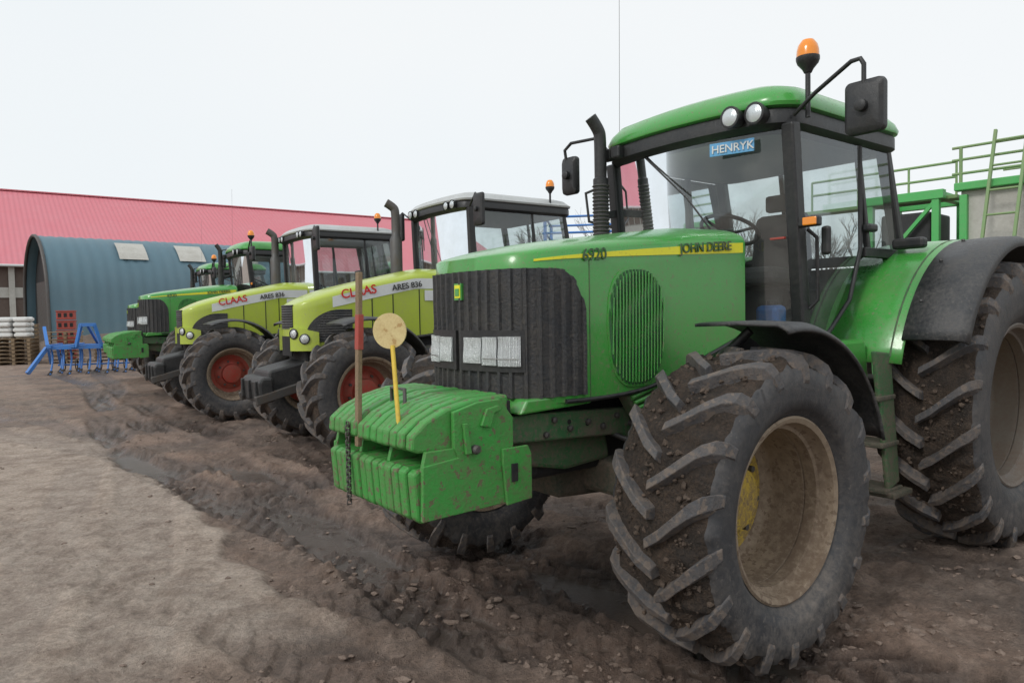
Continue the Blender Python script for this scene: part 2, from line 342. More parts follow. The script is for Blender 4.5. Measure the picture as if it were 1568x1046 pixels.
# ------------------------------------------------------------------ cab
def cab(root,xf,xb,hw,zb,zt,zr,roofmat,lean=.05,bul=.15,over=.055):
    xB=xf-.62*(xf-xb)
    A=lambda s,z:(xf+lean*(z-zb)/(zt-zb),s*hw,z)
    for s in(-1,1):
        sn='left' if s>0 else 'right'
        beam('pillar_a_'+sn,A(s,zb),A(s,zt+.03),.075,.085,'black',root,.012,up=(1,0,0))
        beam('pillar_b_'+sn,(xB-.06,s*hw,zb+.5),(xB+.04,s*(hw-.02),zt+.03),.035,.04,'black',root,.008,up=(1,0,0))
        beam('pillar_c_'+sn,(xb-.10,s*(hw-.02),zb+.5),(xb+.08,s*(hw-.04),zt+.03),.08,.08,'black',root,.02,up=(1,0,0))
        y=s*(hw-.004)
        d1=(xf-.05,y,zb); d2=(xf-.42*(xf-xB),y,zb-.02); d3=(xB+.02,y,zb+.5); d4=(xB+.03,y,zt); d5=(xf+lean-.02,y,zt)
        mk('door_glass_'+sn,[d1,d2,d3,d4,d5],[(0,1,2,3,4)],'glass',root)
        tube('door_frame_'+sn,[d1,d2,((d2[0]+d3[0])/2-.06,y,(d2[2]+d3[2])/2-.06),d3,d4],.014,'black',root)
        mk('quarter_glass_'+sn,[(xB-.05,y,zb+.5),(xb-.06,y,zb+.5),(xb+.07,y,zt),(xB+.03,y,zt)],[(0,1,2,3)],'glass',root)
        beam('sill_'+sn,(xB,y,zb+.48),(xb-.1,y,zb+.48),.05,.06,'black',root)
    V=[];F=[];n=12
    for j in range(5):
        z=zb+.02+(zt-zb-.02)*j/4
        for i in range(n+1):
            t=-hw+2*hw*i/n; V.append((xf+lean*j/4+bul*(1-(t/hw)**2)*(1-.25*j/4),t,z))
    for j in range(4):
        for i in range(n): F.append((j*(n+1)+i,j*(n+1)+i+1,(j+1)*(n+1)+i+1,(j+1)*(n+1)+i))
    mk('windscreen',V,F,'glass',root,smooth=True)
    mk('rear_window',[(xb-.08,-hw+.06,zb+.45),(xb-.08,hw-.06,zb+.45),(xb+.07,hw-.06,zt),(xb+.07,-hw+.06,zt)],[(0,1,2,3)],'glass',root)
    beam('rear_sill',(xb-.08,-hw,zb+.46),(xb-.08,hw,zb+.46),.07,.07,'black',root)
    beam('rear_window_bar',(xb-.05,-.12,zb+.46),(xb+.06,-.12,zt),.03,.03,'black',root)
    box('cab_floor',((xf+xb)/2+.08,0,zb-.03),(xf-xb-.1,2*hw-.5,.10),'dark',root,.02)
    prism('cab_base',[(xf+.02,zb-.45),(xf+.05,zb-.02),(xf-.5,zb-.02),(xB,zb+.25),(xb-.10,zb+.42),(xb-.05,zb-.35)],-hw+.22,hw-.22,'dark',root,.02)
    ro=rrect(xb-.05,xf+lean+.07,hw+over,.16,.10)
    zs=zt
    slab('roof_lining',ro,[(.10,zs+.0),(.03,zs+.005),(.0,zs+.03),(.0,zs+.10),(.02,zs+.125)],'black',root)
    slab('headliner',ro,[(.14,zs-.012),(.12,zs-.002)],'headliner',root)
    H=zr-zs
    slab('roof',ro,[(.015,zs+.115),(-.012,zs+.125),(-.018,zs+.145),(.0,zs+.60*H),(.05,zs+.78*H),(.14,zs+.90*H),(.30,zs+.97*H),(.5,zs+H)],roofmat,root)
    xs=(xf+xb)/2-.15
    prism('seat_cushion',[(xs+.28,zb+.30),(xs+.30,zb+.42),(xs-.2,zb+.39),(xs-.2,zb+.28)],-.23,.23,'seat',root,.04)
    prism('seat_back',[(xs-.15,zb+.34),(xs-.06,zb+.37),(xs-.14,zb+.80),(xs-.22,zb+.82),(xs-.28,zb+.4)],-.20,.20,'seat',root,.05)
    prism('head_rest',[(xs-.15,zb+.83),(xs-.15,zb+.95),(xs-.21,zb+.95),(xs-.22,zb+.83)],-.12,.12,'seat',root,.02)
    box('seat_base',(xs,0,zb+.15),(.35,.4,.30),'dark',root,.04)
    box('arm_console',(xs+.15,-.42,zb+.38),(.6,.18,.22),'seat',root,.04)
    prism('dash_console',[(xf+.08,zb),(xf+.08,zb+.50),(xf-.05,zb+.57),(xf-.2,zb+.50),(xf-.15,zb)],-.13,.13,'seat',root,.03)
    for t,l in((-.36,.2),(-.42,.16),(-.48,.22)): tube('lever',[(xs+.35,t,zb+.48),(xs+.40,t,zb+.5+l)],.01,'dark',root)
    c=Vector((xf-.28,0,zb+.66)); nn=Vector((-.45,0,.9)).normalized(); e1=Vector((0,1,0)); e2=nn.cross(e1)
    tube('steering_wheel',[c+(e1*math.cos(a)+e2*math.sin(a))*.19 for a in[2*math.pi*i/20 for i in range(20)]],.013,'dark',root,cyclic=True)
    for k in(0,2.1,4.2): tube('steering_spoke',[c-nn*.03,c+(e1*math.cos(k)+e2*math.sin(k))*.19],.01,'dark',root)
    beam('steering_column',c-nn*.03,c-nn*.3+Vector((.05,0,0)),.06,.06,'dark',root)
    tube('wiper_arm',[(xf+lean+.10,-.30,zt-.0),(xf+lean+.13,.06,zb+.82),(xf+.20,.20,zb+.62)],.006,'black',root)
def mirror(root,x,t,z,arm,w=.20,h=.28):
    slab_o=rrect(-w/2,w/2,h/2,.03)
    n=len(slab_o); V=[];F=[]
    for dx,k in((0.0,.98),(.015,1),(.04,.97),(.055,.8)):
        for p in slab_o: V.append((x+dx,t+p[0]*k,z+p[1]*k))
    for l in range(3):
        for i in range(n): F.append((l*n+i,l*n+(i+1)%n,(l+1)*n+(i+1)%n,(l+1)*n+i))
    F.append(tuple(range(n)));F.append(tuple(3*n+i for i in range(n)))
    mk('mirror_housing',V,F,'black',root,smooth=True)
    box('mirror_glass',(x-.004,t,z),(.006,w*.88,h*.88),'silver',root,.001)
    tube('mirror_arm',arm,.012,'black',root,smooth=False)
    lathe('mirror_knob',[(.055,.03),(.085,.03),(.09,.022),(.09,.001)],'black',root,14,'x',(x,t,z))
def beacon(root,x,t,z0,z1):
    tube('beacon_pole',[(x,t,z0),(x,t,z1)],.014,'black',root)
    lathe('beacon_base',[(z1-.02,.02),(z1,.03),(z1+.03,.055),(z1+.05,.062),(z1+.065,.062)],'black',root,20,'z',(x,t,0))
    lathe('beacon_lens',[(z1+.065,.06),(z1+.10,.058),(z1+.13,.05),(z1+.155,.032),(z1+.165,.001)],'orange',root,20,'z',(x,t,0))
# ------------------------------------------------------------------ green tractor
def front_weight(root,detail=True):
    n=13; w=.80/n
    poly=[(.80,1.20),(.98,1.195),(1.12,1.165),(1.22,1.12),(1.285,1.07),(1.29,1.01),(1.26,.995),(1.05,.99),(1.05,.935),(1.26,.93),(1.285,.915),(1.27,.73),(1.25,.71),(.80,.735)]
    for i in range(n):
        y=-.40+w*i
        k=random.uniform(-.005,.005)
        mm=[(a+k,b+k*.5+random.uniform(-.002,.002)) for a,b in poly]
        prism('weight_plate',mm,y+.003,y+w-.003,'greenw',root,.011)
    prism('weight_core',[(.78,1.17),(1.1,1.15),(1.2,1.08),(1.22,1.02),(1.0,1.02),(1.0,.91),(1.22,.90),(1.22,.75),(.78,.75)],-.395,.395,'dark',root,.004)
    for t in(-.405,-.14,.13,.405):
        prism('weight_spacer',[(1.0,.92),(1.0,1.0),(1.23,1.0),(1.25,.92)],t-.012,t+.012,'greenw',root,.003)
    for s in(-1,1):
        a,b=(.402,.424) if s>0 else(-.424,-.402)
        prism('weight_end_plate',[(.79,1.10),(.86,1.185),(.98,1.18),(1.10,1.15),(1.10,1.0),(1.08,.96),(1.25,.945),(1.255,.72),(.79,.73)],a,b,'greenw',root,.004)
        a,b=(.425,.44) if s>0 else(-.44,-.425)
        prism('weight_bracket',[(.70,.93),(.72,.97),(.86,.97),(.86,.90),(.84,.72),(.70,.73)],a,b,'greenw',root,.004)
        prism('weight_rib',[(1.02,.97),(1.04,1.10),(1.06,1.10),(1.05,.97)],a,b,'greenw',root,.003)
        prism('weight_hook',[(.92,1.07),(.90,1.13),(.86,1.14),(.88,1.16),(.94,1.15),(.97,1.08)],a,b,'greenw',root,.003)
        box('weight_slot',(.80,s*.443,.86),(.035,.006,.08),'dark',root,.002)
        lathe('weight_pin',[(0,.02),(.02,.02),(.03,.012),(.03,.001)] if s>0 else [(0,.02),(-.02,.02),(-.03,.001)],'steel',root,12,'y',(1.0,s*.425,.985))
def green_tractor(name,loc,ang,sc=1,main=True):
    root=empty(name,loc,math.pi+ang,sc)
    wb=2.65; fr=.70; rrd=.93
    ol=Outline([(.765,0),(.76,.12),(.735,.25),(.69,.35),(.60,.405),(.48,.425),(.3,.435),(0,.445),(-.4,.465),(-.83,.50)])
    zbot=lambda x:1.135 if x>0 else 1.135+.28*min(1,(-x/.85))**1.0
    zst=lambda x:1.785+.115*min(1,max(0,(.66-x)/1.5))**.8
    zsh=lambda x:zst(x)+.03
    ztop=lambda x:1.845+.17*min(1,max(0,(.74-x)/1.3))**.75+.02*max(0,(.2-x))
    hood('hood',root,ol,zbot,zsh,ztop,.28,'green')
    LG=ol.lx(.33)
    def zhi(l,x):
        a=abs(l)-(LG-.17)
        z=1.755
        if a>0: z=1.49+.265*math.sqrt(max(0,1-(a/.17)**2))
        return z
    patch('front_grille',root,ol,-LG,LG,lambda l,x:1.165,zhi,'grille',.006,lambda l,z:.014*(1 if math.sin(l*2*math.pi/.062)>.55 else 0)+.004*noise.noise(Vector((l*9,z*7,0))),n=220,m=18)
    for s in(-1,1):
        sn='left' if s>0 else 'right'
        patch('headlight_bezel_'+sn,root,ol,s*.02,s*.385,lambda l,x:1.285,lambda l,x:1.475,'black',.022,n=14,m=3)
        flute=lambda l,z:.0022*math.sin(l*2*math.pi/.009)+.003*math.sin((z-1.3)*40)
        patch('headlight_inner_'+sn,root,ol,s*.05,s*.170,lambda l,x:1.322,lambda l,x:1.442,'lens',.030,flute,n=80,m=6)
        patch('headlight_outer_'+sn,root,ol,s*.182,s*.262,lambda l,x:1.315,lambda l,x:1.445,'lens',.032,flute,n=60,m=6)
        patch('headlight_corner_'+sn,root,ol,s*.270,s*.368,lambda l,x:1.312,lambda l,x:1.447,'lens',.032,flute,n=60,m=6)
        patch('headlight_lower_'+sn,root,ol,s*.19,s*.36,lambda l,x:1.343,lambda l,x:1.348,'silver',.037,n=10,m=1)
        l0=ol.lx(.18); l1=ol.lx(-.19); lm=(l0+l1)/2; hl=(l1-l0)/2
        sup=lambda l,h:(max(0,1-(abs(abs(l)-lm)/h)**2.8))**.42
        patch('side_vent_rim_'+sn,root,ol,s*(l0-.010),s*(l1+.010),lambda l,x:1.49-.305*sup(l,hl+.010)-.008,lambda l,x:1.49+.275*sup(l,hl+.010)+.008,'green',.006,n=40,m=4)
        patch('side_vent_'+sn,root,ol,s*l0,s*l1,lambda l,x:1.49-.30*sup(l,hl),lambda l,x:1.49+.27*sup(l,hl),'greenvent',.008,lambda l,z:.007*math.sin((abs(l)*1.0+z*.10)*2*math.pi/.024),n=170,m=14)
        for k in range(17):
            lc=l0+.014+k*(l1-l0-.028)/16; e=sup(lc,hl)
            x,t,nx,ny=ol.at(s*lc)
            tube('side_vent_slat_'+sn,[(x,t+ny*.015,1.49-.29*e),(x-.01,t+ny*.015,1.49+.26*e)],.0035,'green',root)
        ls=ol.lx(.62); le=ol.L-.02
        th=lambda x:.010+.045*min(1,max(0,(.62-x)/1.3))
        patch('yellow_stripe_'+sn,root,ol,s*ls,s*le,lambda l,x:zst(x)-th(x)*.5,lambda l,x:zst(x)+th(x)*.5,'stripe',.0035,n=40,m=1)
        lg=ol.lx(.315); patch('hood_seam_'+sn,root,ol,s*lg,s*(lg+.005),lambda l,x:1.15,lambda l,x:zst(x)-.02,'dgreen',.0015,n=1,m=2)
        for k in range(5):
            tube('side_rib',[(.05-.02*k,s*.44,1.12-.045*k*.6),(-.25,s*.455,1.20-.045*k),(-.78,s*.48,1.39-.055*k)],.013,'green',root,smooth=True)
        prism('side_panel_lower_'+sn,[(.08,1.14),(-.8,1.42),(-.85,1.05),(-.3,1.0),(.0,1.02)],s*.36,s*.435,'dgreen',root,.01)
        tube('hood_trim_'+sn,[(.48,s*.43,1.14),(.05,s*.448,1.13),(-.3,s*.465,1.23),(-.82,s*.503,1.41)],.011,'black',root,smooth=True)
        prism('frame_rail_'+sn,[(.86,.97),(.86,1.085),(.60,1.09),(.0,1.06),(-.9,1.0),(-.9,.82),(-.1,.86),(.05,.93),(.55,.955)],s*.30,s*.36,'dgreen',root,.01)
        for (bx,bz) in((.5,1.05),(.4,1.0),(.28,1.02),(.18,.985),(.08,1.03),(.55,.985),(-.02,.98)):
            lathe('frame_bolt',[(s*.36,.015),(s*.375,.015),(s*.38,.001)],'steel',root,8,'y',(bx,0,bz))
        for (bx,bz) in((.33,1.01),(.22,.99),(.45,1.03)):
            lathe('frame_hole',[(s*.361,.013),(s*.3625,.001)],'dark',root,10,'y',(bx-.05,0,bz))
        prism('lip_under_grille_'+sn,[(.74,1.10),(.70,1.165),(.3,1.165),(.3,1.115)],s*.2,s*.415,'green',root,.01)
        tube('hydraulic_hose',[(.1,s*.30,.95),(.05,s*.42,.9),(-.1,s*.5,.86),(-.15,s*.6,.80)],.014,'black',root,smooth=True)
        tube('hydraulic_hose',[(-.1,s*.30,.98),(-.12,s*.45,1.0),(-.2,s*.52,.88),(-.2,s*.62,.78)],.012,'black',root,smooth=True)
    text('hood_lettering','JOHN DEERE',(-.305,.4680,1.852),.070,'dgreen',root,X=(-1,.085,.075),ext=.003)
    text('model_number','6920',(.37,.4385,1.793),.078,'dgreen',root,X=(-1,.035,.09),ext=.002)
    patch('hood_badge',root,ol,-.03,.03,lambda l,x:1.62,lambda l,x:1.70,'green',.02,n=4,m=2)
    patch('hood_badge_border',root,ol,-.022,.022,lambda l,x:1.63,lambda l,x:1.692,'stripe',.023,n=4,m=2)
    patch('hood_badge_deer',root,ol,-.014,.016,lambda l,x:1.64,lambda l,x:1.675,'green',.026,n=4,m=2)
    prism('lip_under_grille',[(.765,1.11),(.77,1.165),(.6,1.165),(.6,1.11)],-.3,.3,'green',root,.012)
    prism('engine_block',[(.55,.75),(.6,1.2),(-.8,1.3),(-.9,.75)],-.26,.26,'dark',root,.03)
    prism('transmission',[(-.8,.62),(-.8,1.15),(-2.9,1.25),(-2.95,.6)],-.24,.24,'mudmetal',root,.04)
    prism('axle_casting',[(.30,.60),(.34,.86),(-.25,.90),(-.4,.55)],-.16,.16,'mudmetal',root,.03)
    for s in(-1,1):
        beam('axle_beam',(0,s*.1,.72),(0,s*.68,.68),.24,.20,'mudmetal',root,.03,w2=.16,h2=.16)
        box('axle_knuckle',(0,s*.70,.70),(.22,.16,.30),'mudmetal',root,.04)
        tube('steering_cylinder',[(-.16,s*.15,.74),(-.17,s*.62,.72)],.03,'steel',root)
    prism('front_support',[(.86,.88),(.86,1.06),(.1,1.05),(.05,.80),(.35,.78)],-.29,.29,'dgreen',root,.02)
    beam('weight_link',(.86,0,.95),(.3,0,.86),.5,.14,'dgreen',root,.02)
    front_weight(root,main)
    for s in(-1,1):
        fx,ft=(-.10,1.0) if s>0 else(0,1.06)
        wheel('front_wheel',root,fx,s*ft,fr-.015,fr,.52,.395,18,s,'rimj','yellow',-.13 if s>0 else .0,hd=main)
        wheel('rear_wheel',root,-wb,s*1.045,rrd-.02,rrd,.56,.515,20,s,'rimr','yellow',-.10,hd=main)
        a,b=(.80,1.27) if s>0 else(-.80,-1.27)
        arc_fender('front_mudguard',root,fx,fr,.79,82,164,a,b,'fender',.035)
        tube('mudguard_stay',[(-.05,s*.66,.8),(-.12,s*.70,1.2),(-.2,s*.95,1.455)],.022,'black',root)
        tube('mudguard_stay',[(-.2,s*.66,.8),(-.55,s*.74,1.0),(-.68,s*.95,1.2)],.018,'black',root)
        a,b=(.50,.99) if s>0 else(-.50,-.99)
        arc_fender('rear_fender',root,-wb,rrd,1.055,16,150,a,b,'green',.02,n=26)
        a,b=(.975,1.31) if s>0 else(-.975,-1.31)
        arc_fender('rear_fender_extension',root,-wb,rrd,1.05,24,142,a,b,'fender',.06,n=26)
        V=[];F=[]
        for i in range(19):
            an=R_(16+134*i/18)
            V+=[(-wb+1.05*math.cos(an),s*.52,rrd+1.05*math.sin(an)),(-wb+.5*math.cos(an),s*.52,rrd+.5*math.sin(an))]
        for i in range(18): F.append((2*i,2*i+1,2*i+3,2*i+2))
        mk('fender_inner_wall',V,F,'dark',root)
        for k in range(4):
            an=R_(38+20*k); lathe('fender_bolt',[(0,.012),(.012,.010),(.012,.001)],'steel',root,8,'z',(-wb+1.06*math.cos(an),s*1.03,rrd+1.06*math.sin(an)))
        tube('fender_seam',[(-wb+1.062*math.cos(R_(q)),s*.93,rrd+1.062*math.sin(R_(q))) for q in range(18,148,8)],.006,'dgreen',root)
        box('fender_lamp',(-wb+.45,s*.80,rrd+1.03),(.08,.20,.07),'black',root,.02)
        box('rear_axle_stub',(-wb,s*.45,rrd-.02),(.3,.8,.28),'mudmetal',root,.04)
    prism('step_panel',[(-1.46,1.30),(-1.66,1.28),(-1.78,.50),(-1.64,.46)],.90,.93,'dgreen',root,.01)
    prism('step_panel_inner',[(-1.40,1.30),(-1.66,1.28),(-1.78,.50),(-1.60,.46)],.56,.59,'mudmetal',root,.01)
    for k,zz in enumerate((.46,.74,1.02)):
        box('step_tread',(-1.69+.05*k,.76,zz),(.22,.36,.03),'mudmetal',root,.008)
    box('step_foot_plate',(-1.72,.78,.44),(.24,.40,.035),'mudmetal',root,.01)
    prism('fuel_tank',[(-.65,.62),(-.65,1.12),(-1.5,1.25),(-1.5,.55)],.28,.56,'black',root,.05)
    prism('fuel_tank',[(-.55,.62),(-.55,1.12),(-1.9,1.22),(-1.9,.55)],-.75,-.28,'black',root,.05)
    prism('green_side_cover',[(-1.28,1.36),(-1.62,1.36),(-1.68,1.00),(-1.40,.98)],.62,.80,'green',root,.02)
    cab(root,-1.12,-2.27,.675,1.42,2.555,2.87,'green',lean=.11,over=.035)
    for (x,t) in((-.83,.43),(-.87,.56)):
        lathe('work_light',[(-.07,.045),(0,.062),(.02,.062),(.022,.05)],'black',root,20,'x',(x+.02,t,2.635))
        lathe('work_light_lens',[(.018,.052),(.028,.03),(.03,.001)],'lensw',root,20,'x',(x+.02,t,2.635))
    for t in(-.50,-.60): box('roof_lamp_box',(-.85-.2*(abs(t)-.45),t,2.62),(.06,.08,.08),'black',root,.012)
    mirror(root,-.98,1.115,2.56,[(-1.0,.70,2.62),(-.97,.84,2.70),(-.94,1.05,2.80),(-.935,1.10,2.80),(-.94,1.115,2.77),(-.94,1.115,2.66)],.20,.27)
    mirror(root,-1.0,-1.09,2.57,[(-1.0,-.70,2.66),(-.97,-.8,2.79),(-.95,-1.05,2.80),(-.95,-1.12,2.76),(-.96,-1.10,2.6)],.15,.28)
    beacon(root,-1.04,.76,2.60,2.86)
    lathe('exhaust_stack',[(1.9,.052),(2.45,.052),(2.46,.042),(2.62,.042)],'black',root,20,'z',(-.80,-.60,0))
    for k in range(16):
        lathe('exhaust_shield_ring',[(0,.052),(.008,.060),(.016,.052)],'steel',root,18,'z',(-.80,-.60,2.02+k*.025))
    tube('exhaust_tip',[(-.80,-.60,2.60),(-.80,-.60,2.72),(-.79,-.60,2.78),(-.73,-.62,2.86)],.042,'black',root,smooth=True)
    beam('exhaust_bracket',(-.80,-.60,2.2),(-1.05,-.68,2.25),.03,.05,'black',root)
    tube('grab_rail',[(-.98,-.72,2.45),(-.9,-.85,2.4),(-.92,-.84,2.2),(-1.02,-.70,2.15)],.011,'black',root)
    box('indicator_lamp',(-1.05,.76,2.03),(.05,.13,.055),'black',root,.01)
    box('indicator_lens',(-1.018,.78,2.03),(.015,.08,.045),'orange',root,.006)
    box('door_mirror',(-1.16,.80,1.93),(.04,.05,.16),'black',root,.015)
    tube('door_grab',[(-1.14,.71,1.55),(-1.16,.75,1.6),(-1.15,.75,1.95),(-1.12,.71,2.0)],.011,'black',root)
    tube('aerial',[(-1.05,-.66,2.6),(-1.08,-.67,4.0)],.0016,'steel',root)
    box('door_handle',(-1.86,.71,2.05),(.12,.05,.05),'black',root,.015)
    if main:
        box('blue_canister',(-1.28,.38,1.50),(.13,.15,.15),'blue',root,.03)
        lathe('canister_cap',[(0,.03),(.03,.03),(.032,.001)],'black',root,12,'z',(-1.28,.38,1.575))
        box('name_plate',(-.875,.385,2.485),(.006,.26,.075),'plate',root,.002,rot=(0,0,R_(16)))
        text('name_plate_letters','HENRYK',(-.835,.275,2.463),.064,'white',root,X=(-.28,1,0))
        box('red_badge',(-1.0,.60,1.95),(.02,.09,.012),'redp',root,.002)
        tube('marker_pole',[(1.24,.22,1.06),(1.20,.105,1.42)],.010,'pole',root)
        lathe('marker_disc',[(-.004,.001),(-.004,.078),(.004,.078),(.004,.001)],'rust',root,32,'x',(1.205,.092,1.485),(0,R_(3),R_(38)))
        beam('marker_post',(1.27,-.11,.96),(1.25,-.10,1.75),.032,.022,'wood',root,.003)
        beam('marker_post_band',(1.2575,-.104,1.40),(1.2525,-.102,1.56),.037,.027,'redp',root,.002)
        tube('lift_handle',[(1.12,-.06,1.14),(1.12,-.06,1.22),(1.12,.06,1.22),(1.12,.06,1.14)],.009,'steel',root)
        for k in range(11):
            for q in(0,1):
                z=1.06-.034*k-.017*q; w_=.010
                dy,dx=(w_,0) if q==0 else(0,w_)
                tube('chain_link',[(1.302-dx,-.15-dy,z+.012),(1.302+dx,-.15+dy,z+.012),(1.302+dx,-.15+dy,z-.012),(1.302-dx,-.15-dy,z-.012)],.0035,'steel',root,cyclic=True)
    return root
# ------------------------------------------------------------------ lime tractor
def lime_tractor(name,loc,ang,sc=1,cabx=(-1.50,-2.95)):
    root=empty(name,loc,math.pi+ang,sc)
    wb=2.95; fr=.72; rrd=.95
    ol=Outline([(.56,0),(.55,.14),(.50,.27),(.40,.36),(.22,.41),(0,.43),(-.5,.46),(cabx[0]+.05,.52)])
    zbot=lambda x:1.20 if x>.1 else 1.20+.12*min(1,(.1-x)/1.3)
    zsh=lambda x:1.66+.36*min(1,max(0,(.56-x)/1.5))**.8
    ztop=lambda x:1.72+.44*min(1,max(0,(.56-x)/1.7))**.75
    hood('hood',root,ol,zbot,zsh,ztop,.1,'lime')
    patch('front_grille',root,ol,-.20,.20,lambda l,x:1.42,lambda l,x:1.70,'grille',.008,lambda l,z:.005*math.sin(z*2*math.pi/.03),n=24,m=30)
    patch('front_grille_lower',root,ol,-.17,.17,lambda l,x:1.10,lambda l,x:1.33,'dark',.008,n=20,m=3)
    for s in(-1,1):
        sn='left' if s>0 else 'right'
        l0=ol.lx(.42); l1=ol.lx(-.16)
        def zh(l,x,l0=l0,l1=l1):
            q=(abs(l)-l0)/(l1-l0); return 1.30+.34*math.sqrt(max(0.,1-(1-min(q/.75,1))**2))
        patch('side_grille_'+sn,root,ol,s*l0,s*l1,lambda l,x:1.26,zh,'grille',.008,lambda l,z:.004*math.sin(z*2*math.pi/.03),n=30,m=30)
        patch('white_band_'+sn,root,ol,s*ol.lx(.12),s*(ol.L-.05),lambda l,x:zsh(x)-.135+.04*max(0,x),lambda l,x:zsh(x)-.005,'white',.005,n=30,m=2)
        for xg in(-.42,-.72,-1.0):
            lg=ol.lx(xg); patch('panel_gap',root,ol,s*lg,s*(lg+.012),lambda l,x:1.30,lambda l,x:zsh(x)-.14,'dark',.004,n=1,m=2)
        patch('cheek_'+sn,root,ol,s*.19,s*.52,lambda l,x:1.16,lambda l,x:1.43-.25*max(0,abs(l)-.3),'lime',.04,n=10,m=5)
        for (l,z,r) in((.25,1.36,.052),(.37,1.30,.055)):
            x,t,nx,ny=ol.at(s*l)
            rz=math.atan2(ny,nx)
            lathe('headlight',[(.02,.062),(.052,.062),(.058,.052)],'black',root,20,'x',(x,t,z),(0,0,rz))
            lathe('headlight_lens',[(.048,r),(.058,r*.7),(.062,.001)],'lens',root,20,'x',(x,t,z),(0,0,rz))
        tube('hood_lower_trim',[(.3,s*.42,1.19),(-.1,s*.45,1.2),(-1.4,s*.53,1.33)],.02,'black',root)
        prism('side_lower',[(.2,1.2),(-1.4,1.32),(-1.4,.9),(.2,.9)],s*.25,s*.40,'dark',root,.02)
    text('brand_lettering','CLAAS',(.02,.445,1.765),.15,'redtext',root,X=(-1,.05,.16),ext=.003)
    text('model_lettering','ARES 836',(-.62,.486,1.86),.10,'black',root,X=(-1,.075,.14),ext=.003)
    box('sticker',(-1.15,.512,1.80),(.20,.006,.13),'white',root,.002,rot=(0,0,R_(-3)))
    prism('engine_block',[(.4,.75),(.45,1.25),(-1.4,1.35),(-1.4,.75)],-.30,.30,'dark',root,.03)
    prism('transmission',[(-1.2,.6),(-1.2,1.2),(-3.1,1.25),(-3.1,.6)],-.26,.26,'mudmetal',root,.04)
    prism('front_linkage',[(.4,.70),(.4,1.05),(.85,.95),(.9,.68),(.8,.62)],-.30,.30,'black',root,.03)
    prism('front_weight_block',[(.80,.60),(.82,.88),(.95,.88),(.99,.82),(.97,.58)],-.36,.36,'black',root,.03)
    for t in(-.28,0,.28): box('weight_block_rib',(.99,t,.73),(.05,.05,.22),'black',root,.01)
    for s in(-1,1):
        beam('linkage_arm',(.5,s*.33,.75),(1.02,s*.34,.62),.07,.10,'steel',root,.01)
        beam('axle_beam',(0,s*.1,.74),(0,s*.7,.70),.22,.2,'mudmetal',root,.03)
        wheel('front_wheel',root,0,s*.98,fr-.015,fr,.54,.39,18,s,'rimj','red',-.02,seg=56)
        wheel('rear_wheel',root,-wb,s*.99,rrd-.02,rrd,.62,.515,20,s,'red','red',-.05,seg=56)
        a,b=(.74,1.24) if s>0 else(-.74,-1.24)
        arc_fender('front_mudguard',root,0,fr,.82,66,160,a,b,'fender',.03)
        a,b=(.5,1.28) if s>0 else(-.5,-1.28)
        arc_fender('rear_fender',root,-wb,rrd,1.07,10,150,a,b,'fender',.06,n=22)
        box('rear_axle_stub',(-wb,s*.45,rrd-.02),(.3,.8,.28),'mudmetal',root,.04)
    prism('fuel_tank',[(-.8,.62),(-.8,1.15),(-1.8,1.25),(-1.8,.55)],.30,.72,'black',root,.05)
    cab(root,cabx[0],cabx[1],.76,1.45,2.88,3.15,'croof',bul=.12)
    xl=cabx[0]+.20
    for s in(-1,1):
        for t in(.42,.58):
            lathe('work_light',[(-.07,.045),(0,.058),(.02,.058)],'black',root,16,'x',(xl,s*t,2.955))
            lathe('work_light_lens',[(.015,.05),(.028,.03),(.03,.001)],'lensw',root,16,'x',(xl,s*t,2.955))
        lathe('rear_work_light',[(.0,.05),(-.05,.05)],'black',root,16,'x',(cabx[1]-.05,s*.6,2.98))
        mirror(root,cabx[0]+.1,s*1.08,2.84,[(cabx[0]+.08,s*.8,2.92),(cabx[0]+.12,s*1.0,3.05),(cabx[0]+.14,s*1.08,3.0)],.20,.40)
    beacon(root,cabx[1]+.35,.80,2.95,3.20)
    lathe('exhaust_stack',[(2.0,.085),(2.62,.085),(2.66,.06),(2.9,.06)],'steel',root,20,'z',(-1.22,-.62,0))
    tube('exhaust_tip',[(-1.22,-.62,2.88),(-1.22,-.62,3.0),(-1.20,-.63,3.06),(-1.1,-.66,3.12)],.06,'steel',root,smooth=True)
    return root
TH=R_(38); T2=R_(35)
green_tractor('tractor',(.36,3.95,0),TH,1,True)
lime_tractor('tractor',(-2.24,8.88,0),T2,1,(-1.64,-3.20))
lime_tractor('tractor',(-4.92,11.9,0),T2)
green_tractor('tractor',(-6.85,15.1,0),T2,1.12,False)
green_tractor('tractor',(-9.0,18.6,0),T2,1.06,False)
# ------------------------------------------------------------------ ground
Bp=Vector((-1.35,4.1)); Bd=Vector((-.61,.79)).normalized(); Bn=Vector((.79,.61)).normalized()
def sstep(a,b,x):
    t=max(0,min(1,(x-a)/(b-a))); return t*t*(3-2*t)
TR=[]
def trk(px,py,ang,hw=.24,dep=.03,tread=.02): TR.append((px,py,math.cos(R_(ang)),math.sin(R_(ang)),hw,dep,tread))
trk(-.85,4.55,127,.22,.050,.036); trk(-.10,4.95,129,.22,.045,.034); trk(-1.9,5.6,135,.2,.038,.032); trk(-1.2,6.6,121,.22,.040,.032)
trk(.2,2.3,146,.24,.038,.036); trk(.55,2.95,152,.22,.034,.034); trk(-.5,1.8,163,.22,.026,.032); trk(1.4,2.2,118,.22,.028,.034)
trk(-.8,7.2,40,.27,.035,.024); trk(-2.9,10,36,.25,.05,.02); trk(2.2,2.8,30,.26,.034,.034); trk(-5.5,9.0,139,.25,.05,.034)
